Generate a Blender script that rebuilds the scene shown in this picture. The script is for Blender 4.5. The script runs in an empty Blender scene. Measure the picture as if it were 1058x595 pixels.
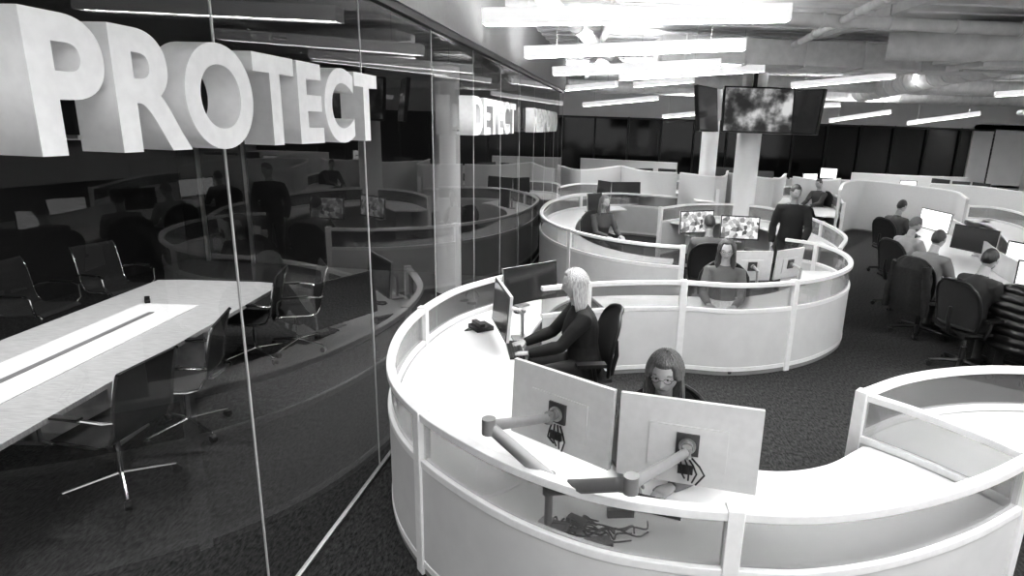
import bpy, bmesh, math, random
import numpy as np
from mathutils import Vector, Matrix, Euler
random.seed(3)
sc=bpy.context.scene
sc.view_settings.view_transform='Standard'
sc.view_settings.exposure=.27
try: sc.view_settings.look='Medium High Contrast'
except Exception: pass
sin,cos,pi=math.sin,math.cos,math.pi
# ------------------------------------------------------------ camera (surveyed pose)
F=640.0; PPX,PPY=580.0,297.5
CAM=Vector((0,0,2.7)); P=math.atan(168/640); R=.033
fw=Vector((0,cos(P),-sin(P))); r0=Vector((1,0,0)); u0=Vector((0,sin(P),cos(P)))
rt=r0*cos(R)+u0*sin(R); up=u0*cos(R)-r0*sin(R)
cd=bpy.data.cameras.new('camera'); cam=bpy.data.objects.new('camera',cd); sc.collection.objects.link(cam)
cam.matrix_world=Matrix(((rt.x,up.x,-fw.x,0),(rt.y,up.y,-fw.y,0),(rt.z,up.z,-fw.z,CAM.z),(0,0,0,1)))
cd.sensor_width=36; cd.lens=F/1058*36; cd.shift_x=-(PPX-529)/1058; cd.clip_start=.05; cd.clip_end=200
sc.camera=cam
def ray(u,v): return rt*((u-PPX)/F)-up*((v-PPY)/F)+fw
def U(u,v,z):
    d=ray(u,v); t=(z-CAM.z)/d.z; return CAM+d*t
def D(u,v,t): return CAM+ray(u,v)*t
# ------------------------------------------------------------ materials
MC={}
def nm(name):
    m=bpy.data.materials.new(name); m.use_nodes=True; return m,m.node_tree.nodes,m.node_tree.links
def pm(name,g,rough=.5,metal=0,scale=None,var=.0,bump=0,emit=0,stretch=None,spec=.5):
    if name in MC: return MC[name]
    m,n,l=nm(name); b=n['Principled BSDF']
    b.inputs['Base Color'].default_value=(g,g,g,1); b.inputs['Roughness'].default_value=rough
    b.inputs['Metallic'].default_value=metal; b.inputs['Specular IOR Level'].default_value=spec
    tc=n.new('ShaderNodeTexCoord'); mp=n.new('ShaderNodeMapping'); l.new(tc.outputs['Object'],mp.inputs[0])
    if stretch: mp.inputs['Scale'].default_value=stretch
    nz=n.new('ShaderNodeTexNoise'); nz.inputs['Scale'].default_value=scale or 20; nz.inputs['Detail'].default_value=4
    l.new(mp.outputs[0],nz.inputs['Vector'])
    cr=n.new('ShaderNodeValToRGB'); v=var or .03
    a=max(0,g*(1-v)); c=min(1,g*(1+v))
    cr.color_ramp.elements[0].position=.35; cr.color_ramp.elements[1].position=.65
    cr.color_ramp.elements[0].color=(a,a,a,1); cr.color_ramp.elements[1].color=(c,c,c,1)
    l.new(nz.outputs['Fac'],cr.inputs[0]); l.new(cr.outputs[0],b.inputs['Base Color'])
    if bump:
        bp=n.new('ShaderNodeBump'); bp.inputs['Strength'].default_value=bump; bp.inputs['Distance'].default_value=.01
        l.new(nz.outputs['Fac'],bp.inputs['Height']); l.new(bp.outputs[0],b.inputs['Normal'])
    if emit:
        b.inputs['Emission Color'].default_value=(1,1,1,1); b.inputs['Emission Strength'].default_value=emit
    MC[name]=m; return m
def glass(name,trans,refl,power=4.3,mul=.75,diff=0):
    m,n,l=nm(name); n.remove(n['Principled BSDF'])
    tr=n.new('ShaderNodeBsdfTransparent'); tr.inputs[0].default_value=(trans,trans,trans,1)
    gl=n.new('ShaderNodeBsdfGlossy'); gl.inputs['Roughness'].default_value=.0; gl.inputs[0].default_value=(1,1,1,1)
    lw=n.new('ShaderNodeLayerWeight'); lw.inputs[0].default_value=.5
    pw=n.new('ShaderNodeMath'); pw.operation='POWER'; pw.inputs[1].default_value=power; l.new(lw.outputs['Facing'],pw.inputs[0])
    ma=n.new('ShaderNodeMath'); ma.operation='MULTIPLY_ADD'; ma.inputs[1].default_value=mul; ma.inputs[2].default_value=refl; ma.use_clamp=True
    l.new(pw.outputs[0],ma.inputs[0])
    base=tr.outputs[0]
    if diff:
        df=n.new('ShaderNodeBsdfDiffuse'); df.inputs[0].default_value=(.6,.6,.6,1); m2=n.new('ShaderNodeMixShader'); m2.inputs[0].default_value=diff
        l.new(tr.outputs[0],m2.inputs[1]); l.new(df.outputs[0],m2.inputs[2]); base=m2.outputs[0]
    mx=n.new('ShaderNodeMixShader'); l.new(ma.outputs[0],mx.inputs[0]); l.new(base,mx.inputs[1]); l.new(gl.outputs[0],mx.inputs[2])
    l.new(mx.outputs[0],n['Material Output'].inputs[0]); return m
def emis(name,s,g=1):
    m,n,l=nm(name); n.remove(n['Principled BSDF']); e=n.new('ShaderNodeEmission'); e.inputs[0].default_value=(g,g,g,1); e.inputs[1].default_value=s
    l.new(e.outputs[0],n['Material Output'].inputs[0]); return m
def screenmat(name,kind,s=1.0):
    m,n,l=nm(name); b=n['Principled BSDF']; b.inputs['Roughness'].default_value=.15
    b.inputs['Base Color'].default_value=(.01,.01,.01,1)
    tc=n.new('ShaderNodeTexCoord'); mp=n.new('ShaderNodeMapping'); l.new(tc.outputs['Object'],mp.inputs[0])
    if kind=='map':
        nz=n.new('ShaderNodeTexNoise'); nz.inputs['Scale'].default_value=2.6; nz.inputs['Detail'].default_value=6; l.new(mp.outputs[0],nz.inputs['Vector'])
        cr=n.new('ShaderNodeValToRGB'); e=cr.color_ramp.elements; e[0].position=.42; e[0].color=(.03,.03,.03,1); e[1].position=.64; e[1].color=(.6,.6,.6,1)
        x=cr.color_ramp.elements.new(.5); x.color=(.12,.12,.12,1)
        l.new(nz.outputs['Fac'],cr.inputs[0]); col=cr.outputs[0]
    elif kind=='rays':
        nz=n.new('ShaderNodeTexVoronoi'); nz.inputs['Scale'].default_value=16; l.new(mp.outputs[0],nz.inputs['Vector'])
        cr=n.new('ShaderNodeValToRGB'); e=cr.color_ramp.elements; e[0].position=.15; e[0].color=(.08,.08,.08,1); e[1].position=.85; e[1].color=(.8,.8,.8,1)
        l.new(nz.outputs['Color'],cr.inputs[0]); col=cr.outputs[0]
    elif kind=='doc':
        br=n.new('ShaderNodeTexBrick'); br.inputs['Scale'].default_value=14; br.inputs[1].default_value=(.95,.95,.95,1); br.inputs[2].default_value=(.6,.6,.6,1); br.inputs[3].default_value=(.9,.9,.9,1)
        mp.inputs['Rotation'].default_value=(pi/2,0,0); l.new(mp.outputs[0],br.inputs[0]); col=br.outputs[0]
    else:
        cr=n.new('ShaderNodeRGB'); cr.outputs[0].default_value=(.02,.02,.02,1); col=cr.outputs[0]
    l.new(col,b.inputs['Emission Color']); b.inputs['Emission Strength'].default_value=s
    return m
WHITE=pm('white_laminate',.78,.32,scale=3,var=.02)
PANEL=pm('panel_white_metal',.66,.45,scale=5,var=.03)
RAIL=pm('rail_white_powdercoat',.84,.35)
PLINTH=pm('plinth_grey',.25,.5)
TALL=pm('tall_panel_fabric',.66,.8,scale=60,var=.05,bump=.1)
BLACK=pm('black_plastic',.012,.4)
BLACKM=pm('black_mesh_fabric',.012,.75,scale=200,var=.5,bump=.3)
CHROME=pm('polished_chrome',.75,.12,metal=1)
ALU=pm('brushed_aluminium',.5,.35,metal=.9,scale=80,var=.1)
ARMM=pm('arm_dark_aluminium',.30,.4,metal=.4)
GREY=pm('grey_plastic',.18,.45)
PLATE=pm('vesa_plate_grey',.05,.45)
MONB=pm('monitor_back_silver',.58,.4)
BEZ=pm('bezel_dark',.02,.35)
CABLE=pm('cable_rubber',.005,.5)
JOINT=pm('glass_joint_silicone',.45,.4)
SMOKE=glass('smoked_glass_band',.70,.04,diff=.10)
GLASSM=glass('glass_partition_tinted',.74,.035,mul=.70)
S_MAP=screenmat('screen_world_map','map',.8); S_RAY=screenmat('screen_mosaic','rays',1.0)
S_DOC=screenmat('screen_document','doc',1.6); S_OFF=screenmat('screen_dark','off',1)
# ------------------------------------------------------------ mesh builder
def V(*a): return Vector(a)
class MB:
    def __init__(s,name): s.name=name; s.v=[]; s.f=[]; s.mi=[]; s.m=[]; s.M=None
    def add(s,vs,fs,mat):
        if mat not in s.m: s.m.append(mat)
        k=s.m.index(mat); o=len(s.v)
        for p in vs:
            p=Vector(p); s.v.append(s.M@p if s.M else p)
        for f in fs: s.f.append(tuple(i+o for i in f)); s.mi.append(k)
    def box(s,c,size,mat,rot=None):
        hx,hy,hz=[a/2 for a in size]; c=Vector(c)
        vs=[V(x,y,z) for x in(-hx,hx) for y in(-hy,hy) for z in(-hz,hz)]
        if rot is not None:
            if isinstance(rot,(int,float)): rot=Matrix.Rotation(rot,3,'Z')
            vs=[rot@p for p in vs]
        s.add([c+p for p in vs],[(0,1,3,2),(4,6,7,5),(0,4,5,1),(2,3,7,6),(0,2,6,4),(1,5,7,3)],mat)
    def loft(s,rings,mat,cap=True):
        n=len(rings[0]); vs=[p for r in rings for p in r]; fs=[]
        for i in range(len(rings)-1):
            for j in range(n):
                a=i*n+j;b=i*n+(j+1)%n; fs.append((a,b,b+n,a+n))
        if cap: fs.append(tuple(range(n-1,-1,-1))); fs.append(tuple((len(rings)-1)*n+j for j in range(n)))
        s.add(vs,fs,mat)
    def tube(s,pts,rad,mat,seg=10,cap=True,ref=None,flat=1.0):
        pts=[Vector(p) for p in pts]; n=len(pts)
        if isinstance(rad,(int,float)): rad=[rad]*n
        rings=[]; prev=None
        for i,p in enumerate(pts):
            t=(pts[min(i+1,n-1)]-pts[max(i-1,0)]).normalized()
            if prev is None:
                a=Vector(ref) if ref is not None else (V(0,0,1) if abs(t.z)<.9 else V(1,0,0))
            else: a=prev
            a=(a-t*a.dot(t)); a=a.normalized() if a.length>1e-6 else t.orthogonal().normalized()
            prev=a; b=t.cross(a); r=rad[i]
            rings.append([p+a*(r*flat*cos(2*pi*k/seg))+b*(r*sin(2*pi*k/seg)) for k in range(seg)])
        s.loft(rings,mat,cap)
    def cyl(s,a,b,r,mat,seg=16,r2=None): s.tube([a,b],[r,r if r2 is None else r2],mat,seg)
    def ell(s,c,rad,mat,nu=16,nv=10,rot=None):
        c=Vector(c); rings=[]
        for i in range(1,nv):
            th=pi*i/nv; rr=[]
            for j in range(nu):
                ph=2*pi*j/nu; p=V(rad[0]*sin(th)*cos(ph),rad[1]*sin(th)*sin(ph),rad[2]*cos(th))
                if rot is not None: p=rot@p
                rr.append(c+p)
            rings.append(rr)
        s.loft(rings,mat)
    def prism(s,poly,z0,z1,mat):
        n=len(poly); vs=[V(p[0],p[1],z0) for p in poly]+[V(p[0],p[1],z1) for p in poly]
        s.add(vs,[tuple(range(n-1,-1,-1)),tuple(range(n,2*n))]+[(i,(i+1)%n,n+(i+1)%n,n+i) for i in range(n)],mat)
    def strip(s,A,B,z0,z1,mat):
        rings=[[V(a[0],a[1],z0),V(b[0],b[1],z0),V(b[0],b[1],z1),V(a[0],a[1],z1)] for a,b in zip(A,B)]
        s.loft(rings,mat)
    def wall(s,path,z0,z1,th,mat): s.strip(offs(path,th/2),offs(path,-th/2),z0,z1,mat)
    def shell(s,fn,nu,nv,th,mat):
        top=[[Vector(fn(i/nu,j/nv)) for j in range(nv+1)] for i in range(nu+1)]
        g=lambda i,j:top[max(0,min(nu,i))][max(0,min(nv,j))]
        bot=[[top[i][j]-((g(i+1,j)-g(i-1,j)).cross(g(i,j+1)-g(i,j-1))).normalized()*th for j in range(nv+1)] for i in range(nu+1)]
        vs=[p for r in top for p in r]+[p for r in bot for p in r]; o=(nu+1)*(nv+1); I=lambda i,j:i*(nv+1)+j; fs=[]
        for i in range(nu):
            for j in range(nv):
                fs.append((I(i,j),I(i+1,j),I(i+1,j+1),I(i,j+1))); fs.append((o+I(i,j),o+I(i,j+1),o+I(i+1,j+1),o+I(i+1,j)))
        for i in range(nu):
            fs.append((I(i,0),o+I(i,0),o+I(i+1,0),I(i+1,0))); fs.append((I(i,nv),I(i+1,nv),o+I(i+1,nv),o+I(i,nv)))
        for j in range(nv):
            fs.append((I(0,j),I(0,j+1),o+I(0,j+1),o+I(0,j))); fs.append((I(nu,j),o+I(nu,j),o+I(nu,j+1),I(nu,j+1)))
        s.add(vs,fs,mat)
    def build(s,parent=None,bevel=0,origin=None,smooth=True,rotz=0):
        me=bpy.data.meshes.new(s.name)
        T=None
        if origin is not None: T=(Matrix.Translation(origin)@Matrix.Rotation(rotz,4,'Z')).inverted()
        me.from_pydata([tuple(T@p) if T else tuple(p) for p in s.v],[],s.f)
        for m in s.m: me.materials.append(m)
        me.polygons.foreach_set('material_index',s.mi)
        bm=bmesh.new(); bm.from_mesh(me); bmesh.ops.recalc_face_normals(bm,faces=bm.faces); bm.to_mesh(me); bm.free()
        if smooth:
            me.polygons.foreach_set('use_smooth',[True]*len(me.polygons)); me.set_sharp_from_angle(angle=math.radians(38))
        ob=bpy.data.objects.new(s.name,me); sc.collection.objects.link(ob)
        if origin is not None: ob.matrix_world=Matrix.Translation(origin)@Matrix.Rotation(rotz,4,'Z')
        if parent: ob.parent=parent
        if bevel:
            b=ob.modifiers.new('bevel','BEVEL'); b.width=bevel; b.segments=2; b.limit_method='ANGLE'; b.angle_limit=math.radians(40)
        return ob
def offs(path,d):
    out=[];n=len(path)
    for i in range(n):
        a=path[max(i-1,0)];b=path[min(i+1,n-1)]; t=V(b[0]-a[0],b[1]-a[1],0).normalized()
        out.append((path[i][0]-t.y*d,path[i][1]+t.x*d))
    return out
def cr(pts,k=8):
    pts=[Vector((p[0],p[1])) for p in pts]; out=[]; n=len(pts)
    for i in range(n-1):
        p0=pts[i-1] if i>0 else pts[0]*2-pts[1]; p1=pts[i]; p2=pts[i+1]; p3=pts[i+2] if i+2<n else pts[-1]*2-pts[-2]
        for j in range(k):
            t=j/k; q=.5*((2*p1)+(p2-p0)*t+(2*p0-5*p1+4*p2-p3)*t*t+(3*p1-p0-3*p2+p3)*t**3); out.append((q.x,q.y))
    out.append(tuple(pts[-1])); return out
def PX(l,z): return [(U(u,v,z).x,U(u,v,z).y) for u,v in l]
# ------------------------------------------------------------ room shell
gA=U(310,595,0); gB=U(408,463,0); gd=(gB-gA).normalized(); gn=V(gd.y,-gd.x,0)
g0=gA-gd*(gA.y/gd.y)
def GW(s,off=0,z=0): return V(g0.x,g0.y,0)+gd*s+gn*off+V(0,0,z)
def GU(u,v,off=0):
    d=ray(u,v); q=GW(0,off); t=(q-CAM).dot(gn)/d.dot(gn); p=CAM+d*t; return (p-q).dot(gd),p.z
def carpet():
    m,n,l=nm('carpet_charcoal'); b=n['Principled BSDF']; b.inputs['Roughness'].default_value=.95; b.inputs['Specular IOR Level'].default_value=.1
    tc=n.new('ShaderNodeTexCoord'); mp=n.new('ShaderNodeMapping'); mp.inputs['Scale'].default_value=(36,12,1); l.new(tc.outputs['Object'],mp.inputs[0])
    nz=n.new('ShaderNodeTexNoise'); nz.inputs['Scale'].default_value=1.5; nz.inputs['Detail'].default_value=5; nz.inputs['Roughness'].default_value=.75; l.new(mp.outputs[0],nz.inputs['Vector'])
    c=n.new('ShaderNodeValToRGB'); e=c.color_ramp.elements; e[0].position=.36; e[0].color=(.014,)*3+(1,); e[1].position=.70; e[1].color=(.085,)*3+(1,)
    l.new(nz.outputs['Fac'],c.inputs[0]); l.new(c.outputs[0],b.inputs['Base Color'])
    bp=n.new('ShaderNodeBump'); bp.inputs['Strength'].default_value=.4; bp.inputs['Distance'].default_value=.02; l.new(nz.outputs['Fac'],bp.inputs['Height']); l.new(bp.outputs[0],b.inputs['Normal'])
    return m
CARP=carpet()
CEIL=pm('ceiling_painted_deck',.84,.8,scale=4,var=.06); WALLW=pm('wall_white_paint',.82,.7,scale=2,var=.02)
DARKW=pm('wall_charcoal_paint',.03,.6); WING=pm('window_night_glass',.004,.08); FRM=pm('window_frame_black',.01,.4)
XR,YB,ZC=19.5,27.0,4.35
m=MB('floor'); m.box((4,12,-.05),(36,34,.1),CARP); m.build()
m=MB('ceiling'); m.box((6,12,ZC+.05),(34,34,.1),CEIL)
for i in range(60): m.box((6,-4+i*.55,ZC-.012),(34,.2,.024),CEIL)
for i in range(7): m.box((-3+i*3.6,12,ZC-.07),(.12,34,.12),CEIL)
m.build(smooth=False)
WH=3.1
m=MB('wall_back'); m.box((4,YB+.1,(ZC+WH)/2),(34,.2,ZC-WH),WALLW); m.box((4,YB+.1,.4),(34,.2,.8),WALLW); m.box((18.6,YB+.1,2),(3,.2,2.6),WALLW); m.build(smooth=False)
m=MB('window_1'); m.box((4,YB+.12,2),(30,.05,WH-.75),WING)
for i in range(21): m.box((-10+i*1.4,YB+.04,1.95),(.07,.08,2.35),FRM)
m.box((4,YB+.03,WH-.03),(28,.08,.08),FRM); m.build(smooth=False)
m=MB('wall_right'); m.box((XR+.1,12,ZC/2),(.2,32,ZC),WALLW); m.build(smooth=False)
def wallseg(name,a,b,z0,z1,mat,th=.12):
    m=MB(name); m.wall([(a.x,a.y),(b.x,b.y)],z0,z1,th,mat); return m.build(smooth=False)
wallseg('wall_conference_back',GW(11,-.1),GW(11,-7),0,3.5,DARKW)
wallseg('wall_conference_side',GW(-3,-6.5),GW(11.2,-6.5),0,3.5,DARKW)
wallseg('wall_left',GW(17,-.1),GW(17,-9),0,ZC,DARKW)
m=MB('ceiling_conference'); a,b,c,d=GW(-3,-.08),GW(17,-.08),GW(17,-9),GW(-3,-9); m.prism([a,b,c,d],3.5,3.56,pm('ceiling_black',.02,.8)); m.build(smooth=False)
m=MB('glass_wall')
joints=[GU(232,155)[0],GU(378,180)[0]]; st=joints[1]-joints[0]
ss_=[joints[0]+st*k for k in range(-3,9)]+[17.0]
for a,b in zip(ss_[:-1],ss_[1:]):
    p,q=GW(a+.003),GW(b-.003); m.add([V(p.x,p.y,.02),V(q.x,q.y,.02),V(q.x,q.y,3.5),V(p.x,p.y,3.5)],[(0,1,2,3)],GLASSM)
for a in ss_: c=GW(a); m.box((c.x,c.y,1.76),(.010,.008,3.46),JOINT,rot=math.atan2(gd.y,gd.x))
a,b=GW(ss_[0]),GW(17); m.wall([(a.x,a.y),(b.x,b.y)],0,.02,.03,ALU); m.wall([(a.x,a.y),(b.x,b.y)],3.5,3.56,.06,BLACK)
m.build(smooth=False)
wallseg('wall_bulkhead',GW(ss_[0],0),GW(17,0),3.56,ZC,pm('bulkhead_grey',.35,.7),.1)
m=MB('door_frame_conference')
for o in(5.1,6.0): p=GW(10.9,-o); m.box((p.x,p.y,1.2),(.06,.05,2.4),ALU)
p=GW(10.9,-5.55); m.box((p.x,p.y,2.42),(.96,.05,.06),ALU,rot=math.atan2(gn.y,gn.x))
m.build()
# ------------------------------------------------------------ wall lettering
LET=pm('letter_white_acrylic',.92,.4)
def letters(text,name,s0,s1,z0,z1,off0,th):
    cu=bpy.data.curves.new(name,'FONT'); cu.body=text; cu.extrude=.5; cu.offset=.03; cu.space_character=1.06
    o=bpy.data.objects.new('tmp',cu); sc.collection.objects.link(o); dg=bpy.context.evaluated_depsgraph_get()
    me=bpy.data.meshes.new_from_object(o.evaluated_get(dg)); bpy.data.objects.remove(o)
    co=np.array([v.co[:] for v in me.vertices]); mn,mx=co.min(0),co.max(0)
    for v in me.vertices:
        x=(v.co.x-mn[0])/(mx[0]-mn[0]); y=(v.co.y-mn[1])/(mx[1]-mn[1]); z=(v.co.z-mn[2])/(mx[2]-mn[2])
        v.co=GW(s0+(s1-s0)*x,off0+th*z,z0+(z1-z0)*y)
    me.materials.clear(); me.materials.append(LET); me.name=name
    ob=bpy.data.objects.new(name,me); sc.collection.objects.link(ob)
    m=MB('standoffs')
    for k in range(len(text)*2):
        s=s0+(s1-s0)*(k+.5)/(len(text)*2); m.cyl(GW(s,0,z0+.05),GW(s,off0+.03,z0+.05),.008,ALU,8)
    m.build(parent=ob)
OF,TH=.05,.15
zb=GU(385,146,OF+TH)[1]; zt=GU(385,77,OF+TH)[1]
letters('PROTECT','wall_lettering_protect',GU(30,80,OF+TH)[0],GU(390,110,OF+TH)[0],zb,zt,OF,TH)
letters('DETECT','wall_lettering_detect',GU(489,120,OF+TH)[0],GU(533,120,OF+TH)[0],zb,zt,OF,TH)
letters('RESPOND','wall_lettering_respond',GU(552,124,OF+TH)[0],GU(576,124,OF+TH)[0],zb,zt,OF,TH)
# ------------------------------------------------------------ lights
EM=emis('led_diffuser',62); EMU=emis('led_uplight',58); HOUS=pm('light_housing_glow_white',.85,.4,emit=.35)  # housing glows faintly: the lit look of its sides is put in as emission
def pendant(a,b):
    a=Vector(a);b=Vector(b);t=(b-a).normalized(); w=V(-t.y,t.x,0).normalized(); n=t.cross(w)
    if n.z<0:n=-n
    m=MB('linear_pendant_light')
    def bx(w0,w1,n0,n1,mat,ins=0):
        rings=[[p+w*w0+n*n0,p+w*w1+n*n0,p+w*w1+n*n1,p+w*w0+n*n1] for p in(a+t*ins,b-t*ins)]; m.loft(rings,mat)
    bx(-.075,-.065,0,.12,HOUS); bx(.065,.075,0,.12,HOUS); bx(-.065,.065,.05,.07,HOUS)
    bx(-.063,.063,.012,.025,EM,.01); bx(-.055,.055,.08,.09,EMU,.02)
    for p in(a,b):
        q=t*.01*(1 if p is a else -1); m.loft([[p+w*x+n*y for x,y in((-.07,0),(.07,0),(.07,.12),(-.07,.12))],[p+q+w*x+n*y for x,y in((-.07,0),(.07,0),(.07,.12),(-.07,.12))]],HOUS)
    for f in(.15,.85):
        p=a.lerp(b,f); m.cyl(p+n*.1,V(p.x,p.y,ZC),.004,ALU,6)
    m.build(smooth=False)
for u0_,v0,u1,v1,d0,d1 in [(500,26,815,22,5.0,4.8),(543,60,770,52,7.0,6.6),(572,78,745,70,9.3,8.7),(640,83,790,74,11,10.4),(580,94,637,89,17,16),
    (603,110,680,103,19.5,18.5),(655,90,717,85,15.5,15),(685,122,728,118,22,21),(817,91,925,81,13.8,13.2),(928,77,1033,69,13.2,12.8),
    (857,126,921,117,21.5,20.5),(937,129,1013,119,19.5,18.5),(915,90,985,84,17,16.4),(1028,100,1110,95,15,14.5),(795,114,868,110,19,18.5)]:
    pendant(D(u0_,v0,d0),D(u1,v1,d1))
for x,y in((-.6,.2),(2.4,-.6),(4.8,2.6),(5.6,5.6),(2.2,2.4),(8.5,7.5),(8,3.5),(12,10.5),(14.5,15),(16.5,21)): pendant((x,y,3.52),(x+2.4,y+.1,3.52))  # extra pendants out of view, added to brighten the room and ceiling
m=MB('added_downlight')  # invented cans and spots, added to brighten the conference room
for s_,o_ in((2.5,-2.2),(4.6,-2.0),(6.8,-1.9),(8.8,-3.0),(3.5,-3.6),(6,-4.2)):
    p=GW(s_,o_,3.48); m.cyl(p,p+V(0,0,.03),.07,BLACK,20)
    ld=bpy.data.lights.new('spot','SPOT'); ld.energy=150; ld.spot_size=2.2; ld.spot_blend=.8; ld.shadow_soft_size=.06
    lo=bpy.data.objects.new('added_fill_lamp',ld); sc.collection.objects.link(lo); lo.location=p-V(0,0,.03)
m.build()
# ducts and pipes
DUCT=pm('duct_painted_grey',.72,.5,scale=6,var=.08)
def duct(pts,r,name='spiral_air_duct'):
    m=MB(name); pts=[Vector(p) for p in pts]; m.tube(pts,r,DUCT,20)
    for a,b in zip(pts[:-1],pts[1:]):
        L=(b-a).length; t=(b-a)/L; k=int(L/.9)+1
        for i in range(k):
            p=a+t*(i+.5)*L/k; m.cyl(p-t*.02,p+t*.02,r+.015,DUCT,20)
        m.cyl(a.lerp(b,.5),V(*a.lerp(b,.5)[:2],ZC),.008,ALU,6)
    m.build()
duct([(1.8,13,3.95),(13,9.6,3.95)],.16); duct([(6.2,6.5,3.95),(7.2,12,3.95),(9,20,3.95)],.26); duct([(9,7.5,3.9),(4.6,9.6,3.95)],.2)
duct([(-.8,8.2,4.1),(9,9,4.1)],.08,'sprinkler_pipe'); duct([(-.9,5.6,4.15),(7,6.2,4.15)],.06,'sprinkler_pipe'); duct([(-.5,6,4.0),(3,24,4.0)],.09,'sprinkler_pipe')
duct([(2,18,4.0),(16,17,4.0)],.2); duct([(0,22,4.0),(17,22,4.0)],.2); duct([(3,4,4.1),(5,24,4.1)],.05,'sprinkler_pipe')
duct([(10.2,14.6,3.3),(8.2,9.0,3.3)],.06,'sprinkler_pipe')
m=MB('air_handling_box'); m.box((6.4,9.6,3.95),(1.3,.9,.55),DUCT); m.box((5.6,9.6,3.95),(.3,.6,.4),DUCT); m.box((6.4,9.6,3.66),(1.36,.1,.03),ALU); m.cyl((6,9.6,4.2),(6,9.6,ZC),.01,ALU); m.build(bevel=.01,smooth=False)
m=MB('rectangular_duct'); m.box((4.5,11.3,3.98),(6,.7,.4),DUCT,rot=.05)
for i in range(6): m.box((1.9+i*1.0,11.3-.12+i*.05,3.98),(.04,.76,.46),DUCT,rot=.05)
m.build(bevel=.01,smooth=False)
# ------------------------------------------------------------ columns
m=MB('structural_column'); c=D(771,170,14.2); m.cyl((c.x,c.y,0),(c.x,c.y,ZC),.27,WALLW,32); m.build()
m=MB('structural_column'); c=D(733,150,20); m.cyl((c.x,c.y,0),(c.x,c.y,ZC),.27,WALLW,32); m.build()
m=MB('structural_column'); p=GW(9.8,-1.0); m.cyl((p.x,p.y,0),(p.x,p.y,3.5),.2,WALLW,32); m.build()
def panel(m,c,yaw,tilt,w,h,th,sm,bz=.02):
    Rm=Matrix.Rotation(yaw,3,'Z')@Matrix.Rotation(tilt,3,'X'); c=Vector(c)
    m.box(c,(w,th,h),BEZ,rot=Rm); m.box(c+Rm@V(0,th/2+.001,0),(w-2*bz,.004,h-2*bz),sm,rot=Rm)
m=MB('ceiling_video_display'); cc=D(783,114,13.2)
panel(m,cc,pi,.12,1.5,.95,.09,S_MAP,.03)
panel(m,cc+V(-1.0,.42,0),pi+1.0,.12,1.2,.95,.08,S_OFF,.03); panel(m,cc+V(1.0,.42,0),pi-1.0,.12,1.2,.95,.08,S_OFF,.03)
m.box(cc+V(0,.45,.0),(.7,.7,.12),BLACK); m.cyl(cc+V(0,.4,0),V(cc.x,cc.y+.4,ZC),.05,BLACK)
o=m.build(origin=cc)
# ------------------------------------------------------------ curved partitions & desks
def partition(name,path,posts=(),h=1.08,tall=False):
    m=MB(name)
    if tall:
        m.wall(path,.04,h-.03,.06,TALL); m.wall(path,h-.03,h,.07,RAIL); m.wall(path,0,.04,.05,PLINTH)
    else:
        m.wall(path,.0,.05,.04,PLINTH); m.wall(path,.05,.10,.055,RAIL); m.wall(path,.10,.74,.045,PANEL); m.wall(path,.74,.785,.06,RAIL)
        m.wall(path,.785,h-.045,.01,SMOKE); m.wall(path,h-.045,h,.06,RAIL)
    for q in posts:
        i=min(range(len(path)),key=lambda k:(path[k][0]-q[0])**2+(path[k][1]-q[1])**2)
        a=path[max(i-1,0)];b=path[min(i+1,len(path)-1)]; an=math.atan2(b[1]-a[1],b[0]-a[0])
        m.box((path[i][0],path[i][1],(h+.012)/2),(.075,.08,h+.012),RAIL,rot=an)
    return m.build(bevel=.004)
zr=1.08
pA1=cr(PX([(530,282),(505,288),(470,299),(437,318),(415,340),(404,368),(409,395),(435,424),(480,453),(540,482),(620,508),(700,521),(760,526),(830,529),(900,523),(960,511),(1020,492),(1066,470)],zr))
partition('curved_workstation_partition',pA1,PX([(530,282),(437,318),(435,424),(760,526),(1066,470)],zr))
pA2=cr(PX([(892,405),(940,420),(990,438),(1030,454),(1066,470)],zr)); partition('curved_workstation_partition',pA2,PX([(892,405)],zr))
pA3=cr(PX([(892,404),(935,389),(985,381),(1040,379),(1100,383),(1150,400)],zr)); partition('curved_workstation_partition',pA3,())
pB=cr(PX([(560,296),(607,292),(655,290),(707,290),(765,293),(822,290),(860,283),(879,273),(872,261),(845,251),(812,246)],zr))
partition('curved_workstation_partition',pB,PX([(607,292),(707,290),(822,290),(845,251)],zr))
pC=cr(PX([(700,203),(640,199),(600,201),(573,206),(561,214),(561,223),(578,233),(615,243),(660,250),(706,254)],zr))
partition('curved_workstation_partition',pC,PX([(600,201),(590,237),(706,254)],zr))
pC2=cr(PX([(683,214),(720,210),(770,211),(815,218),(850,229),(873,243),(868,256)],zr)); partition('curved_workstation_partition',pC2,PX([(683,214),(770,211),(850,229)],zr))
def resample(path,n):
    p=np.array(path); d=np.r_[0,np.cumsum(np.linalg.norm(np.diff(p,axis=0),axis=1))]; t=np.linspace(0,d[-1],n)
    return list(zip(np.interp(t,d,p[:,0]),np.interp(t,d,p[:,1])))
def desk(A,B,name='curved_desk',z=.74,n=70,legs=True):
    m=MB(name); A=resample(A,n);B=resample(B,n); m.strip(A,B,z-.035,z,WHITE)
    if legs:
        for i in range(6,n-3,16):
            q=Vector(B[i]).lerp(Vector(A[i]),.2); r=Vector(B[i]).lerp(Vector(A[i]),.8); m.box(((q.x+r.x)/2,(q.y+r.y)/2,.352),((r-q).length,.03,.705),PANEL,rot=math.atan2((r-q).y,(r-q).x))
    return m.build(bevel=.004)
inA=PX([(600,304),(572,318),(548,345),(540,380),(575,415),(640,445),(710,470),(790,486),(850,481),(888,463)],.74)
desk([p for p in offs(pA1,.035)],cr(inA)+[p for p in offs(pA2,-.035)][2:],n=110)
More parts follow.
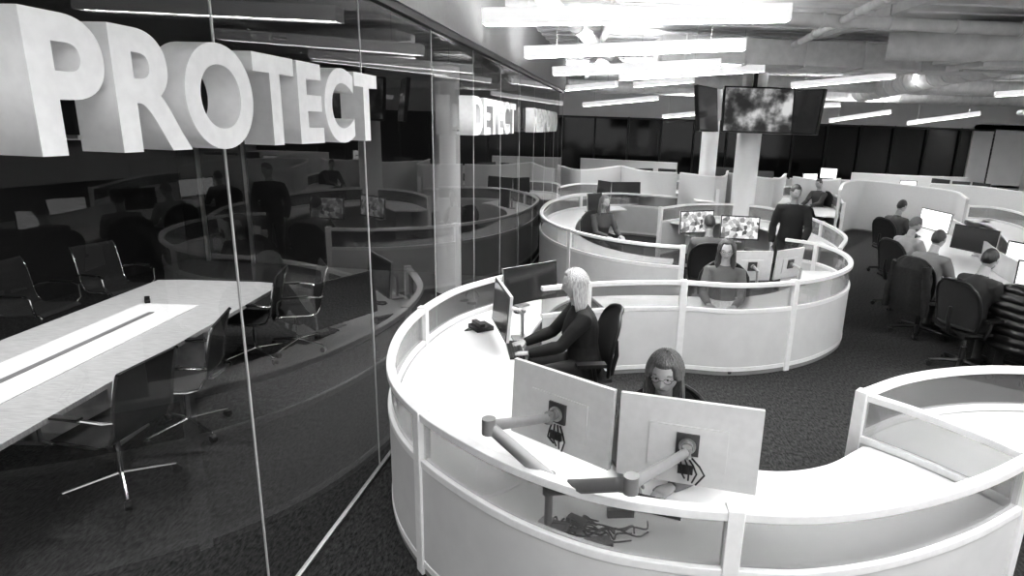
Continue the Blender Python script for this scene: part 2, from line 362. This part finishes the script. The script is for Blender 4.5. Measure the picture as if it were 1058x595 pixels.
desk(offs(pA2,.035),offs(pA3,-.035),n=40,legs=False)
def sub(p,a,b): return p[int(a*len(p)):int(b*len(p))]
s=sub(pB,.15,.85); desk(offs(s,.035),offs(s,.62))
s=sub(pC,.12,.98); desk(offs(s,.035),offs(s,.68))
s=sub(pC2,.05,.8); desk(offs(s,-.035),offs(s,-.7))
for l in ([(522,168),(545,166),(572,169)],[(572,169),(600,175),(642,171)],[(642,171),(665,176),(700,178)],[(703,178),(745,182),(752,176)],[(752,178),(800,184),(812,179)],
          [(868,196),(872,189),(885,186),(905,187),(940,191),(985,197),(1000,205)],[(962,189),(1010,192),(1058,198),(1090,203)],[(820,182),(850,186),(868,184)],[(600,163),(640,165),(700,168)],[(880,178),(940,181),(1000,183)],[(470,172),(495,168),(522,168)]):
    partition('tall_office_partition',cr(PX(l,1.45),6),h=1.45,tall=True)
for l in ([(650,189),(690,186),(730,190),(742,196)],[(790,196),(820,192),(860,200),(872,210)],[(1000,212),(1030,214),(1062,222),(1090,240)],[(575,193),(600,189),(640,190)]):
    p=cr(PX(l,zr),6); partition('curved_workstation_partition',p,[p[0],p[-1]]); desk(offs(p,-.04),offs(p,-.6),n=24)
# ------------------------------------------------------------ chairs
def task_chair(loc,yaw,name='task_chair',s=1.08):
    m=MB(name)
    for k in range(5):
        a=2*pi*k/5+.3; d=V(cos(a),sin(a),0); m.tube([V(0,0,.11),d*.16+V(0,0,.095),d*.31+V(0,0,.075)],[.03,.024,.018],BLACK,8)
        w=V(-d.y,d.x,0)
        for sgn in(-1,1): m.cyl(d*.31+w*.012*sgn+V(0,0,.03),d*.31+w*.03*sgn+V(0,0,.03),.03,BLACK,12)
        m.cyl(d*.31+V(0,0,.03),d*.31+V(0,0,.08),.009,BLACK,8)
    m.cyl((0,0,.08),(0,0,.27),.032,BLACK); m.cyl((0,0,.25),(0,0,.42),.018,CHROME); m.box((0,-.02,.42),(.24,.28,.05),BLACK)
    m.shell(lambda u,v:(( u-.5)*.5*(1-.12*abs(2*v-1)**3), (v-.5)*.48+.02, .475+.02*abs(2*u-1)**3-.025*max(0,2*v-1.4)),12,12,.025,BLACKM)
    def bk(u,v):
        x=(u-.5)*(.48+.07*sin(pi*v))*(1-.38*(max(0,v-.7)/.3)**2.5); return (x,-.23-.10*v+.05*abs(2*u-1)**2+.03*sin(pi*v),.53+.52*v-.03*abs(2*u-1)**2*v)
    m.shell(bk,14,18,.012,BLACKM)
    fr=[Vector(bk(0,t/8)) for t in range(9)]+[Vector(bk(t/8,1)) for t in range(1,9)]+[Vector(bk(1,1-t/8)) for t in range(1,9)]+[Vector(bk(1-t/8,0)) for t in range(1,9)]
    m.tube(fr,.016,BLACK,8); m.tube([V(0,-.12,.42),V(0,-.27,.46),V(0,-.31,.62),V(0,-.30,.75)],[.03,.028,.022,.02],BLACK,8)
    for sx in(-1,1):
        m.tube([V(sx*.12,-.08,.43),V(sx*.28,-.08,.46),V(sx*.30,-.06,.56),V(sx*.30,-.04,.65)],[.018]*4,BLACK,8); m.box((sx*.30,-.02,.66),(.08,.24,.03),BLACK)
    M=Matrix.Translation(Vector((loc[0],loc[1],0)))@Matrix.Rotation(yaw,4,'Z')@Matrix.Scale(s,4); m.v=[M@p for p in m.v]
    return m.build(origin=(loc[0],loc[1],0),rotz=yaw)
def conf_chair(loc,yaw):
    m=MB('conference_chair')
    for k in range(4):
        a=pi/2*k+pi/4; d=V(cos(a),sin(a),0); m.tube([V(0,0,.12),d*.15+V(0,0,.10),d*.33+V(0,0,.075)],[.018,.015,.012],CHROME,8)
        w=V(-d.y,d.x,0); m.cyl(d*.33-w*.02+V(0,0,.03),d*.33+w*.02+V(0,0,.03),.03,BLACK,12); m.cyl(d*.33+V(0,0,.03),d*.33+V(0,0,.08),.008,CHROME,8)
    m.cyl((0,0,.09),(0,0,.43),.022,CHROME); m.box((0,0,.435),(.3,.2,.02),CHROME)
    prof=[(.25,.44),(.22,.47),(.1,.465),(-.1,.45),(-.19,.47),(-.235,.55),(-.26,.7),(-.29,.85),(-.32,.96),(-.335,.98)]
    def f(u,v):
        t=v*(len(prof)-1); i=min(int(t),len(prof)-2); a=t-i; y=prof[i][0]*(1-a)+prof[i+1][0]*a; z=prof[i][1]*(1-a)+prof[i+1][1]*a
        return ((u-.5)*.52,y,z)
    m.shell(f,6,27,.014,BLACKM)
    for sx in(-1,1):
        m.tube([V(sx*.265,p[0],p[1]) for p in prof],.012,CHROME,8)
        m.tube([V(sx*.27,.2,.47),V(sx*.32,.22,.52),V(sx*.33,.21,.66),V(sx*.33,.15,.69),V(sx*.33,-.12,.68),V(sx*.31,-.22,.66),V(sx*.27,-.25,.65)],.013,CHROME,8)
        m.box((sx*.33,.03,.695),(.05,.24,.015),BLACK)
    for z,y in((.46,.15),(.455,-.12)): m.cyl((-.26,y,z-.012),(.26,y,z-.012),.01,CHROME,8)
    M=Matrix.Translation(Vector((loc[0],loc[1],0)))@Matrix.Rotation(yaw,4,'Z')@Matrix.Scale(1.05,4); m.v=[M@p for p in m.v]
    return m.build(origin=(loc[0],loc[1],0),rotz=yaw)
# conference table
TW=pm('table_white_oak',.48,.3,scale=8,var=.16,stretch=(1,12,1)); TI=pm('table_white_inlay',.85,.25)
ta=U(34,440,.74); tb=U(292,293,.74); td=(tb-ta); td.z=0; L=td.length; td.normalize(); tn=V(-td.y,td.x,0)
m=MB('conference_table')
def tp(s,w): q=ta+td*s+tn*w; return (q.x,q.y)
m.prism([tp(-1.5,0),tp(L,0),tp(L+.05,.3),tp(L+.05,1.2),tp(L,1.5),tp(-1.5,1.5)],.70,.74,TW)
m.prism([tp(-1.2,.45),tp(L-1.0,.45),tp(L-1.0,1.05),tp(-1.2,1.05)],.7405,.75,TI)
m.prism([tp(.3,.72),tp(L-1.3,.72),tp(L-1.3,.78),tp(.3,.78)],.7505,.756,GREY)
for s_ in(-.8,L/2-.6,L-1):
    q=tp(s_,.75); m.box((q[0],q[1],.35),(.7,.12,.70),TW,rot=math.atan2(tn.y,tn.x)); m.box((q[0],q[1],.02),(.95,.4,.04),ALU,rot=math.atan2(tn.y,tn.x))
m.build(bevel=.004)
m=MB('remote_control'); q=U(152,309,.765); m.box((q.x,q.y,.76),(.05,.2,.03),BLACK,rot=.6); m.build(bevel=.005)
ty=math.atan2(td.y,td.x)-pi/2
for u,v,z,yw in((190,395,.46,ty+pi/2+.25),(118,445,.46,ty+pi/2-.1),(262,330,.46,ty+pi/2+.2),(306,322,.46,ty+pi/2+.5)): conf_chair(U(u,v,z),yw)
for u,v,z,yw in((122,296,.5,ty-pi/2-.3),(40,318,.5,ty-pi/2)): conf_chair(U(u,v,z),yw)
# ------------------------------------------------------------ monitors
def monitor(P0,P1,zt,h=.42,face=1,scr=None,stand=True,dz=.74,tilt=-.08,name='computer_monitor'):
    P0=Vector(P0);P1=Vector(P1); e=(P1-P0); e.z=0; w=e.length; e.normalize(); n=V(-e.y,e.x,0)*face; yaw=math.atan2(-n.x,n.y); c=(P0+P1)/2; c.z=zt-h/2
    m=MB(name); Rm=Matrix.Rotation(tilt*-1,3,'X')
    m.box((0,0,0),(w-.01,.028,h),MONB,rot=Rm); m.box(Rm@V(0,.016,0),(w-.01,.006,h),BEZ,rot=Rm); m.box(Rm@V(0,.0195,0),(w-.045,.002,h-.04),scr or S_OFF,rot=Rm)
    m.box(Rm@V(0,-.018,-.02),(w*.55,.012,h*.5),MONB,rot=Rm); m.box(Rm@V(0,-.030,0),(.12,.016,.12),PLATE,rot=Rm); m.cyl(Rm@V(0,-.035,0),Rm@V(0,-.075,0),.03,GREY,16)
    if stand:
        zb_=dz-c.z; m.tube([V(0,-.07,0),V(0,-.15,-.02),V(0,-.19,-.06)],.018,ALU,8); m.cyl((0,-.19,zb_),(0,-.19,-.02),.017,ALU,12); m.box((0,-.17,zb_+.01),(.16,.14,.02),ALU)
    M=Matrix.Translation(c)@Matrix.Rotation(yaw,4,'Z'); m.v=[M@p for p in m.v]
    return m.build(origin=c,rotz=yaw,bevel=.004),c,n,yaw
def mon(a,b,z,**k): return monitor(U(a[0],a[1],z),U(b[0],b[1],z),z,**k)
o1,c1,n1,y1=mon((531,370),(636,404),1.33,h=.47,stand=False,tilt=.05)
o2,c2,n2,y2=mon((641,405),(792,425),1.33,h=.47,stand=False,tilt=.05)
m=MB('monitor_arm'); base=U(566,546,.74); bt=V(base.x,base.y,1.02)
m.cyl(base,base+V(0,0,.03),.055,ARMM,20); m.cyl(base,bt,.02,ARMM,14); m.cyl(bt-V(0,0,.08),bt+V(0,0,.03),.032,GREY,16)
v1=c1-n1*.08; v2=c2-n2*.08
eL=D(505,440,3.02); eR=D(652,500,2.62)
def arm(a,b,c):
    m.tube([a,b],[.03,.024],ARMM,10,flat=1.3); m.cyl(b-V(0,0,.04),b+V(0,0,.04),.034,GREY,16); m.tube([b,c],[.024,.02],ARMM,10,flat=1.3); m.cyl(c-V(0,0,.03),c+V(0,0,.03),.026,GREY,14)
arm(bt,eL,v1-n1*.03); arm(bt-V(0,0,.05),eR,v2-n2*.03)
for c_,n_ in((c1,n1),(c2,n2)):
    m.cyl(c_-n_*.12,c_-n_*.05,.026,GREY,16)
    e_=V(n_.y,-n_.x,0); q=c_-n_*.038
    m.cyl(q-n_*.004,q-n_*.014,.045,ALU,20)
    for k in range(4):
        pts=[q+e_*(.02*k-.03)+V(0,0,-.07),q-n_*.05+e_*(.04*k-.02)+V(0,0,-.13),q-n_*.02+e_*(.02*k)+V(0,0,-.18-.01*k)]; m.tube([pts[0],pts[0].lerp(pts[1],.6)+V(0,0,.01),pts[1],pts[2]],.005,CABLE,6)
    m.box(q+V(0,0,-.14),(.08,.012,.05),BLACK,rot=math.atan2(e_.y,e_.x))
m.build()
m=MB('cable_bundle')
random.seed(8)
for k in range(10):
    a=U(575+random.uniform(-15,15),540+random.uniform(-10,10),.75); b=U(645+random.uniform(-35,25),548+random.uniform(-8,16),.75); pts=[a]
    for j in range(1,7): pts.append(a.lerp(b,j/7)+V(random.uniform(-.07,.07),random.uniform(-.06,.06),0))
    pts.append(b); p2=cr([(p.x,p.y) for p in pts],5); m.tube([V(p[0],p[1],.75+.008*(k%4)) for p in p2],.0045,CABLE,6)
for u,v,an,sz in((618,562,.2,(.13,.07,.035)),(641,530,.1,(.14,.03,.05)),(577,548,-.3,(.09,.11,.03)),(596,538,1,(.05,.1,.03))): q=U(u,v,.76); m.box((q.x,q.y,.76),sz,BLACK,rot=an)
m.build(bevel=.004)
mon((527,307),(512,286),1.26,h=.42,face=1); mon((520,278),(575,269),1.24,h=.4,face=-1)
mon((757,259),(799,259),1.2,h=.4); mon((803,259),(830,255),1.2,h=.4)
mon((703,218),(738,217),1.25,h=.42,face=-1,scr=S_RAY); mon((745,222),(786,224),1.25,h=.42,face=-1,scr=S_RAY)
mon((632,188),(662,188),1.25,face=-1); mon((607,200),(622,199),1.2,face=-1); mon((618,186),(632,188),1.25,face=-1)
mon((953,214),(985,221),1.25,face=-1,scr=S_DOC); mon((987,231),(1034,239),1.25,face=-1); mon((1042,248),(1085,256),1.25,face=-1,scr=S_DOC)
mon((1052,268),(1085,272),1.25,face=-1,scr=S_DOC)
for a,b,s_ in(((830,179),(845,179),S_DOC),((848,173),(866,174),S_DOC),((963,184),(982,186),S_OFF),((984,187),(1003,188),S_OFF),((1005,188),(1024,190),S_OFF),((680,174),(699,175),S_OFF),((655,174),(675,174),S_OFF),((1030,193),(1052,196),S_OFF),((930,186),(948,187),S_DOC),((780,176),(800,177),S_OFF),((905,180),(925,181),S_OFF),((740,172),(760,173),S_OFF)):
    mon(a,b,1.4,face=-1,scr=s_,dz=.0)
def keyboard(p,yaw):
    m=MB('keyboard'); M=Matrix.Translation(p)@Matrix.Rotation(yaw,4,'Z'); m.M=M; m.box((0,0,.01),(.43,.13,.018),BLACK)
    for r_ in range(5):
        for k in range(14): m.box((-.195+.03*k,-.05+.025*r_,.0215),(.024,.019,.006),BEZ)
    m.M=None; m.build()
# ------------------------------------------------------------ people
def ring(c,ax,ay,rx,ry,seg=20): return [c+ax*(rx*cos(2*pi*k/seg))+ay*(ry*sin(2*pi*k/seg)) for k in range(seg)]
def remeshed(mb,vox,it=3,fac=.5):
    o=mb.build(smooth=False); r=o.modifiers.new('r','REMESH'); r.mode='VOXEL'; r.voxel_size=vox
    s_=o.modifiers.new('s','SMOOTH'); s_.factor=fac; s_.iterations=it
    dg=bpy.context.evaluated_depsgraph_get(); dg.update(); me=bpy.data.meshes.new_from_object(o.evaluated_get(dg)); old=o.data; bpy.data.objects.remove(o); bpy.data.meshes.remove(old)
    me.polygons.foreach_set('use_smooth',[True]*len(me.polygons)); return me
def ss(a,b,x):
    t=max(0,min(1,(x-a)/(b-a))); return t*t*(3-2*t)
def head_pt(d):
    x,y,z=d; px,py,pz=x*.075,y*.096,z*.120
    if z<0:
        px*=1-.42*(-z)**1.6
        if y<0: py*=1-.45*(-z)
        else: py*=1-.10*(-z)
    if y>0: py*=.97
    if y>0:
        w=math.exp(-(px/.0115)**2)
        py+=.019*w*(math.exp(-((pz+.028)/.012)**2)+.5*math.exp(-((pz+.005)/.022)**2))
        py-=.010*math.exp(-((abs(px)-.032)/.015)**2-((pz-.006)/.012)**2)
        py+=.005*math.exp(-((abs(px)-.03)/.02)**2-((pz-.028)/.008)**2)
        py+=.006*math.exp(-(px/.022)**2-((pz+.060)/.007)**2)-.004*math.exp(-(px/.024)**2-((pz+.075)/.006)**2)+.010*math.exp(-(px/.02)**2-((pz+.098)/.014)**2)
    return V(px,py,pz)
def hair_mesh(g,style,MH,hv=1.0):
    nu,nv=72,56; rings=[]
    for i in range(nv+1):
        t=i/nv; row=[]
        for j in range(nu):
            a=2*pi*j/nu; dx,dy=sin(a),cos(a); fr=abs((a+pi)%(2*pi)-pi)
            if style=='short':
                th=.03+t*(pi*.66); d=(sin(th)*dx,sin(th)*dy,cos(th)); p=head_pt(d); nrm=Vector(d)
                edge=.95+ss(.85,1.1,fr)*.50+ss(1.55,1.85,fr)*.30+ss(1.9,2.7,fr)*.32
                k=1-ss(edge-.34,edge+.03,th); off=-.003+(.007+.008*max(0,cos(th))+.0012*sin(j*2.1))*k
                row.append(p+nrm*off)
            else:
                T=t*1.62
                if T<=1:
                    th=.03+T*1.60; d=(sin(th)*dx,sin(th)*dy,cos(th)); p=head_pt((d[0],d[1],max(0,d[2]))); nrm=Vector(d)
                    edge=(1.08 if style=='fringe' else .84)+ss(.72,1.12,fr)*1.6; k=1-ss(edge-.22,edge+.03,th)
                    vol=(.010+.012*sin(th)*ss(.6,1.3,fr))*hv
                    off=-.006+(vol+.004+.0015*sin(j*2.3))*k
                    row.append(p+nrm*off)
                else:
                    q=(T-1)/.62; z=-q*(.235 if style=='fringe' else .215)
                    vis=ss(.92,1.18,fr); rx=.095+.014*sin(q*pi*.5)+.010*(hv-1)*(1+q); yb=.110-.032*q+.012*(hv-1)
                    x=dx*rx; y=(dy*yb if dy<0 else dy*.088)
                    wv=1+.014*sin(j*2.3); e=1 if q<.8 else 1-.16*(q-.8)/.2
                    out=V(x*wv*e,y*wv*e,z); inn=V(dx*.045,-.02+dy*.03,z)
                    row.append(inn.lerp(out,vis))
        rings.append(row)
    g.loft(rings,MH)
PSC=1.08
def person(name,loc,yaw,pose='sit',top=.05,bot=.04,skin=.33,hair=.05,style='short',lean=.12,hp=.15,hy=0,hands=None,glasses=False,fem=False,beard=False,vox=.012,chair=True,bulk=1.0,hv=1.0):
    MT=pm('cloth_top_%g'%top,top,.85,scale=220,var=.06,bump=.15); MBt=pm('cloth_trousers_%g'%bot,bot,.85,scale=200,var=.06,bump=.15)
    MS=pm('skin_%g'%skin,skin,.5,scale=30,var=.04); MSH=pm('shoe_leather',.02,.35); MH=pm('hair_%g'%hair,hair,.5,scale=12,var=.4,bump=.5,stretch=(14,14,1)); LIP=pm('lips_%g'%skin,skin*.55,.45); EYE=pm('eye_white',.5,.2); IR=pm('eye_iris',.01,.15)
    root=bpy.data.objects.new(name,None); sc.collection.objects.link(root); root.empty_display_size=.2
    sit=pose=='sit'; pz=.575 if sit else .95
    S=V(0,sin(lean),cos(lean)); B=V(0,cos(lean),-sin(lean)); X=V(1,0,0); pel=V(0,-.03 if sit else 0,pz)
    w=.95 if fem else 1.03
    sp=lambda o:pel+S*o
    mb=MB('body'); segs=[]
    def seg(a,b,r,kind): segs.append((np.array(a),np.array(b),r,kind))
    rings=[]
    for o,rx,ry,dy in((-.11,.12,.09,0),(-.06,.17,.125,0),(.0,.178,.13,0),(.10,.155,.118,0),(.18,.148,.114,.0),(.28,.162,.128+(.012 if fem else 0),.012 if fem else 0),(.36,.176,.122,.0),(.42,.176,.10,-.005),(.465,.135,.085,-.008),(.50,.078,.066,-.006),(.53,.058,.058,.0),(.62,.053,.056,.012)):
        bk_=bulk if o<.44 else 1.0
        rings.append(ring(sp(o)+B*dy,X,B,bk_*rx*(w if o>.05 and o<.5 else (1.0 if o<.5 else .92)),ry*bk_))
    mb.loft(rings,MT)
    seg(sp(.0),sp(.40),.14,0); seg(sp(.53),sp(.68),.07,2)
    hd=sp(.685)+B*.03
    hz=.775/PSC
    for sx in(-1,1):
        sh=sp(.43)+X*sx*.19*w
        tgt=(hands or {}).get(sx)
        if tgt is None: tgt=V(sx*.13,.42,hz) if sit else V(sx*.27,.08,.80)
        tgt=Vector(tgt)
        if sit: tgt.z=hz
        d=tgt-sh; l1,l2=.29,.26; dist=min(d.length,l1+l2-.008); d.normalize(); wr=sh+d*dist
        a=(l1*l1-l2*l2+dist*dist)/(2*dist); hgt=math.sqrt(max(0,l1*l1-a*a)); pole=V(sx*.45,-.35,-1); pole=(pole-d*pole.dot(d)).normalized(); el=sh+d*a+pole*hgt
        r=(1.0 if fem else 1.14)*bulk
        mb.tube([sp(.425)+X*sx*.09*w,sh+V(0,0,-.005),sh.lerp(el,.35),sh.lerp(el,.8),el,el.lerp(wr,.25),el.lerp(wr,.7),wr],[.065*r,.062*r,.056*r,.048*r,.047*r,.048*r,.040*r,.034*r],MT,14)
        seg(sh,el,.05,0); seg(el,wr,.045,0)
        hm=MB('hand'); f=(wr-el).normalized(); f=(f+V(-sx*.15,.5,-.1)).normalized() if sit else (f+V(0,.15,0)).normalized()
        if sit: f=(V(f.x,f.y,f.z*.25)).normalized()
        nrm=V(0,0,-1) if sit else V(-sx,0,0); nrm=(nrm-f*nrm.dot(f)).normalized(); sd=f.cross(nrm)*1.0
        if (sd.dot(V(-sx,0,0) if sit else V(0,1,0)))<0: sd=-sd
        rr=[]
        for t,a_,b_ in((-.03,.026,.02),(0,.027,.019),(.03,.036,.017),(.06,.042,.015),(.088,.041,.012),(.095,.036,.009)): rr.append(ring(wr+f*t,sd,nrm,a_,b_,14))
        hm.loft(rr,MS)
        for k,(o,ln) in enumerate(((.030,.068),(.010,.076),(-.010,.071),(-.029,.056))):
            p=wr+f*.08+sd*o; pts=[p]; dd=f.copy(); rad=[.0095]; cur=.28 if sit else .4
            for j,fr in enumerate((.45,.3,.25)):
                dd=(dd*cos(cur)+nrm*sin(cur)).normalized(); pts.append(pts[-1]+dd*(ln+.015)*fr); rad.append(.009-.0012*j)
            hm.tube(pts,rad,MS,8)
        p=wr+f*.022+sd*.024; q=p+(f*.7+sd*.75+nrm*.35).normalized()*.04; hm.tube([p-sd*.01,p,q,q+(f*.95+sd*.2+nrm*.3).normalized()*.03],[.013,.013,.0115,.009],MS,8)
        hme=remeshed(hm,.0045,2,.4); hme.materials.clear(); hme.materials.append(MS); ho=bpy.data.objects.new('hand_'+('right' if sx>0 else 'left'),hme); sc.collection.objects.link(ho); ho.parent=root
        hip=pel+X*sx*.09+V(0,0,-.03)
        if sit: kn=V(sx*.13,.40,.53); an=V(sx*.13,.37,.09); toe=V(sx*.15,.53,.035)
        else: kn=V(sx*.10,.03,.50); an=V(sx*.10,-.02,.08); toe=V(sx*.13,.15,.035)
        mb.tube([hip,hip.lerp(kn,.3),hip.lerp(kn,.7),kn,kn.lerp(an,.12),kn.lerp(an,.35),kn.lerp(an,.75),an,an-V(0,0,.03)],[.092,.09,.074,.062,.06,.059,.047,.045,.045],MT,16)
        seg(hip.lerp(kn,.15),kn,.085,1); seg(kn,an+V(0,0,.03),.055,1)
        heel=an+V(0,-.05,-.035); heel.z=.04; mb.tube([heel,heel+V(0,.04,.01),an+(toe-an)*.45+V(0,0,-.005),toe,toe+V(0,.04,-.003)],[.03,.042,.042,.036,.02],MT,12,flat=.9); seg(heel,toe,.04,3)
    me=remeshed(mb,vox,4,.5)
    me.materials.clear()
    for q in(MT,MBt,MS,MSH): me.materials.append(q)
    nf=len(me.polygons); cen=np.empty(nf*3); me.polygons.foreach_get('center',cen); cen=cen.reshape(-1,3); best=np.full(nf,1e9); kd=np.zeros(nf,int)
    for a,b,r,k in segs:
        ab=b-a; t=np.clip(((cen-a)@ab)/(ab@ab),0,1); dd=np.linalg.norm(cen-(a+t[:,None]*ab),axis=1)/r; ix=dd<best; best[ix]=dd[ix]; kd[ix]=k
    me.polygons.foreach_set('material_index',kd.tolist()); me.name='body'; bo=bpy.data.objects.new('body',me); sc.collection.objects.link(bo); bo.parent=root
    HM=Matrix.Translation(hd)@Matrix.Rotation(hy,4,'Z')@Matrix.Rotation(-(hp),4,'X')
    h=MB('head'); h.M=HM; nu,nv=52,46; rings=[]
    for i in range(1,nv):
        th=pi*i/nv; rings.append([head_pt((sin(th)*sin(2*pi*j/nu),sin(th)*cos(2*pi*j/nu),cos(th))) for j in range(nu)])
    h.loft(rings,MS)
    h.m.append(LIP); li=h.m.index(LIP); h.m.append(MH); hi=h.m.index(MH)
    inv=HM.inverted()
    for k,fc in enumerate(h.f):
        c=sum(((inv@h.v[i]) for i in fc),Vector())/len(fc)
        if c.y>.05 and abs(c.x)<.023 and -.069<c.z<-.054: h.mi[k]=li
        elif beard and k<nu*(nv-2) and c.z<-.045 and c.y>-.01: h.mi[k]=hi
    for sx in(-1,1):
        sf=head_pt(V(sx*.40,.91,.05).normalized()).y
        h.ell((sx*.031,sf-.005,.006),(.013,.010,.0065),EYE,12,8); h.ell((sx*.030,sf+.0035,.0045),(.0055,.003,.0050),IR,10,6)
        h.tube([V(sx*.014,sf+.010,.026),V(sx*.032,sf+.009,.031),V(sx*.050,sf-.006,.025)],[.003,.0035,.002],MH,6)
        h.ell((sx*.077,-.008,-.002),(.008,.017,.03),MS,10,8)
    if glasses:
        for sx in(-1,1):
            ce=V(sx*.032,.096,.004); h.tube([ce+V(.021*cos(a),-.004*abs(cos(a)),.014*sin(a)) for a in[2*pi*k/14 for k in range(15)]],.0013,IR,6)
            h.tube([V(sx*.053,.092,.008),V(sx*.074,.05,.008),V(sx*.08,-.005,.006)],.0015,IR,6)
        h.tube([V(-.011,.100,.007),V(0,.104,.009),V(.011,.100,.007)],.0013,IR,6)
    ho=h.build(parent=root)
    g=MB('hair'); g.M=HM; hair_mesh(g,style,MH,hv); go=g.build(parent=root)
    root.location=(loc[0],loc[1],0); root.rotation_euler=(0,0,yaw); root.scale=(PSC,)*3
    if sit and chair: task_chair(loc,yaw)
    return root
def seat(u,v,z,yaw,lean=.12):
    p=U(u,v,z); fwd=V(-sin(yaw),cos(yaw),0); return p-fwd*(.70*sin(lean))*PSC
rad=math.radians
def PP(name,u,v,yaw,**k):
    pose=k.get('pose','sit'); z=(1.255 if pose=='sit' else 1.63)*PSC; lean=k.get('lean',.12)
    l=seat(u,v,z,rad(yaw),lean); return person(name,l,rad(yaw),**k),l
w1,l1=PP('woman_with_blonde_hair',593,293,100,fem=True,top=.014,hair=.42,style='long',skin=.40,vox=.009,bulk=1.14,hv=1.7,hands={-1:V(-.15,.46,.79),1:V(.12,.46,.79)})
w2,l2=PP('woman_with_glasses',687,386,160,fem=True,top=.18,hair=.085,style='fringe',skin=.34,hp=.12,glasses=True,vox=.009,bulk=1.05,hv=1.4,lean=.06,hands={-1:V(-.11,.22,.79),1:V(.11,.22,.79)})
w3,l3=PP('woman_at_desk',751,258,165,fem=True,top=.09,hair=.07,style='long',hp=.2,glasses=True,hv=1.3)
PP('man_at_desk',733,231,-5,top=.10,hair=.05,bulk=1.08)
PP('woman_at_desk',625,209,-150,fem=True,top=.05,hair=.12,style='long')
PP('standing_man',822,199,160,pose='stand',lean=.06,top=.012,bot=.03,hair=.06,hp=.3,hy=.5,bulk=1.1,hands={-1:V(-.2,.30,.95),1:V(.26,.12,.86)})
PP('man_at_desk',846,190,120,lean=.05,top=.06,hair=.04)
for u,v,t_,hr,bd,yw,hy,hp in((932,213,.06,.04,0,-72,.1,.2),(946,232,.30,.12,1,-76,-.1,.3),(970,247,.16,.04,0,-66,.2,.12),(1023,268,.02,.02,1,-74,.35,.2)):
    PP('man_at_desk',u,v,yw,top=t_,hair=hr,beard=bool(bd),hp=hp,hy=hy,bulk=1.1,lean=.16)
rp=[]
for u,v in((905,200),(932,213),(946,232),(970,247),(1023,268),(1090,300)):
    p=U(u,v,1.36); rp.append((p.x+.36,p.y+.1))
rp=cr(rp,6); desk(rp,offs(rp,.85),n=40,name='long_desk')
m=MB('desk_divider'); q=offs(rp,.88); m.wall(q,.0,1.05,.04,PANEL); m.build()
def jacket(loc,yaw,puffy=False,name='jacket'):
    m=MB(name); n=60; rr=[]
    for i in range(n+1):
        t=i/n; z=1.14-t*.78; rx=.10+.19*min(1,t*4)**.6+.02*sin(t*5); ry=.05+.05*min(1,t*5)
        if puffy: b=.03*abs(sin(t*pi*8)); rx+=b; ry+=b+.02
        else: rx+=.006*sin(t*20)
        rr.append([V((rx+.006*sin(k*3+t*9))*cos(2*pi*k/28),-.36+.06*t+ry*(1+.1*sin(k*2))*sin(2*pi*k/28),z) for k in range(28)])
    mt=pm('jacket_puffy',.015,.35) if puffy else pm('jacket_cloth',.01,.8,scale=30,var=.3,bump=.4); m.loft(rr,mt)
    for sx in(-1,1):
        pts=[V(sx*(.22+.08*sin(t*1.5)),-.36,1.04-.66*t) for t in[k/24 for k in range(25)]]
        m.tube(pts,[(.062-.015*k/24)+(.014*abs(sin(k/24*pi*8)) if puffy else .004*sin(k)) for k in range(25)],mt,14)
    M=Matrix.Translation(Vector((loc[0],loc[1],0)))@Matrix.Rotation(yaw,4,'Z'); m.v=[M@p for p in m.v]; m.build(origin=(loc[0],loc[1],0),rotz=yaw)
q=seat(970,247,1.36,rad(-66)); jacket(q,rad(-66))
q=U(1040,365,.3); task_chair((q.x+.25,q.y),rad(-72)); jacket((q.x+.25,q.y),rad(-72),True,'quilted_jacket')
f1=V(-sin(rad(100)),cos(rad(100)),0); keyboard(V(l1.x,l1.y,.742)+f1*.60,rad(100)); f2=V(-sin(rad(160)),cos(rad(160)),0); keyboard(V(l2.x,l2.y,.742)+f2*.42,rad(160))
m=MB('desk_telephone'); q=U(497,338,.76); m.box((q.x,q.y,.765),(.18,.2,.04),BLACK,rot=.6); m.box((q.x-.02,q.y-.04,.81),(.05,.19,.035),BLACK,rot=.6); m.tube([V(q.x-.05,q.y-.1,.77),V(q.x-.14,q.y-.12,.76),V(q.x-.1,q.y-.02,.76)],.006,CABLE,6); m.build(bevel=.006)
m=MB('headset_charger'); q=U(488,312,.76); m.box((q.x,q.y,.76),(.1,.1,.03),BLACK); m.tube([V(q.x+.07*cos(a),q.y,.82+.08*sin(a)) for a in[pi*k/10 for k in range(11)]],.008,BLACK,6); m.build()
m=MB('coiled_cable'); q=U(537,323,.75); m.tube([V(q.x+(.05+.004*(k%5))*cos(k*.5),q.y+.05*sin(k*.5),.75+.0005*k) for k in range(40)],.004,CABLE,6); m.build()
w=bpy.data.worlds.new('world'); sc.world=w; w.use_nodes=True; w.node_tree.nodes['Background'].inputs[0].default_value=(1,1,1,1); w.node_tree.nodes['Background'].inputs[1].default_value=.9
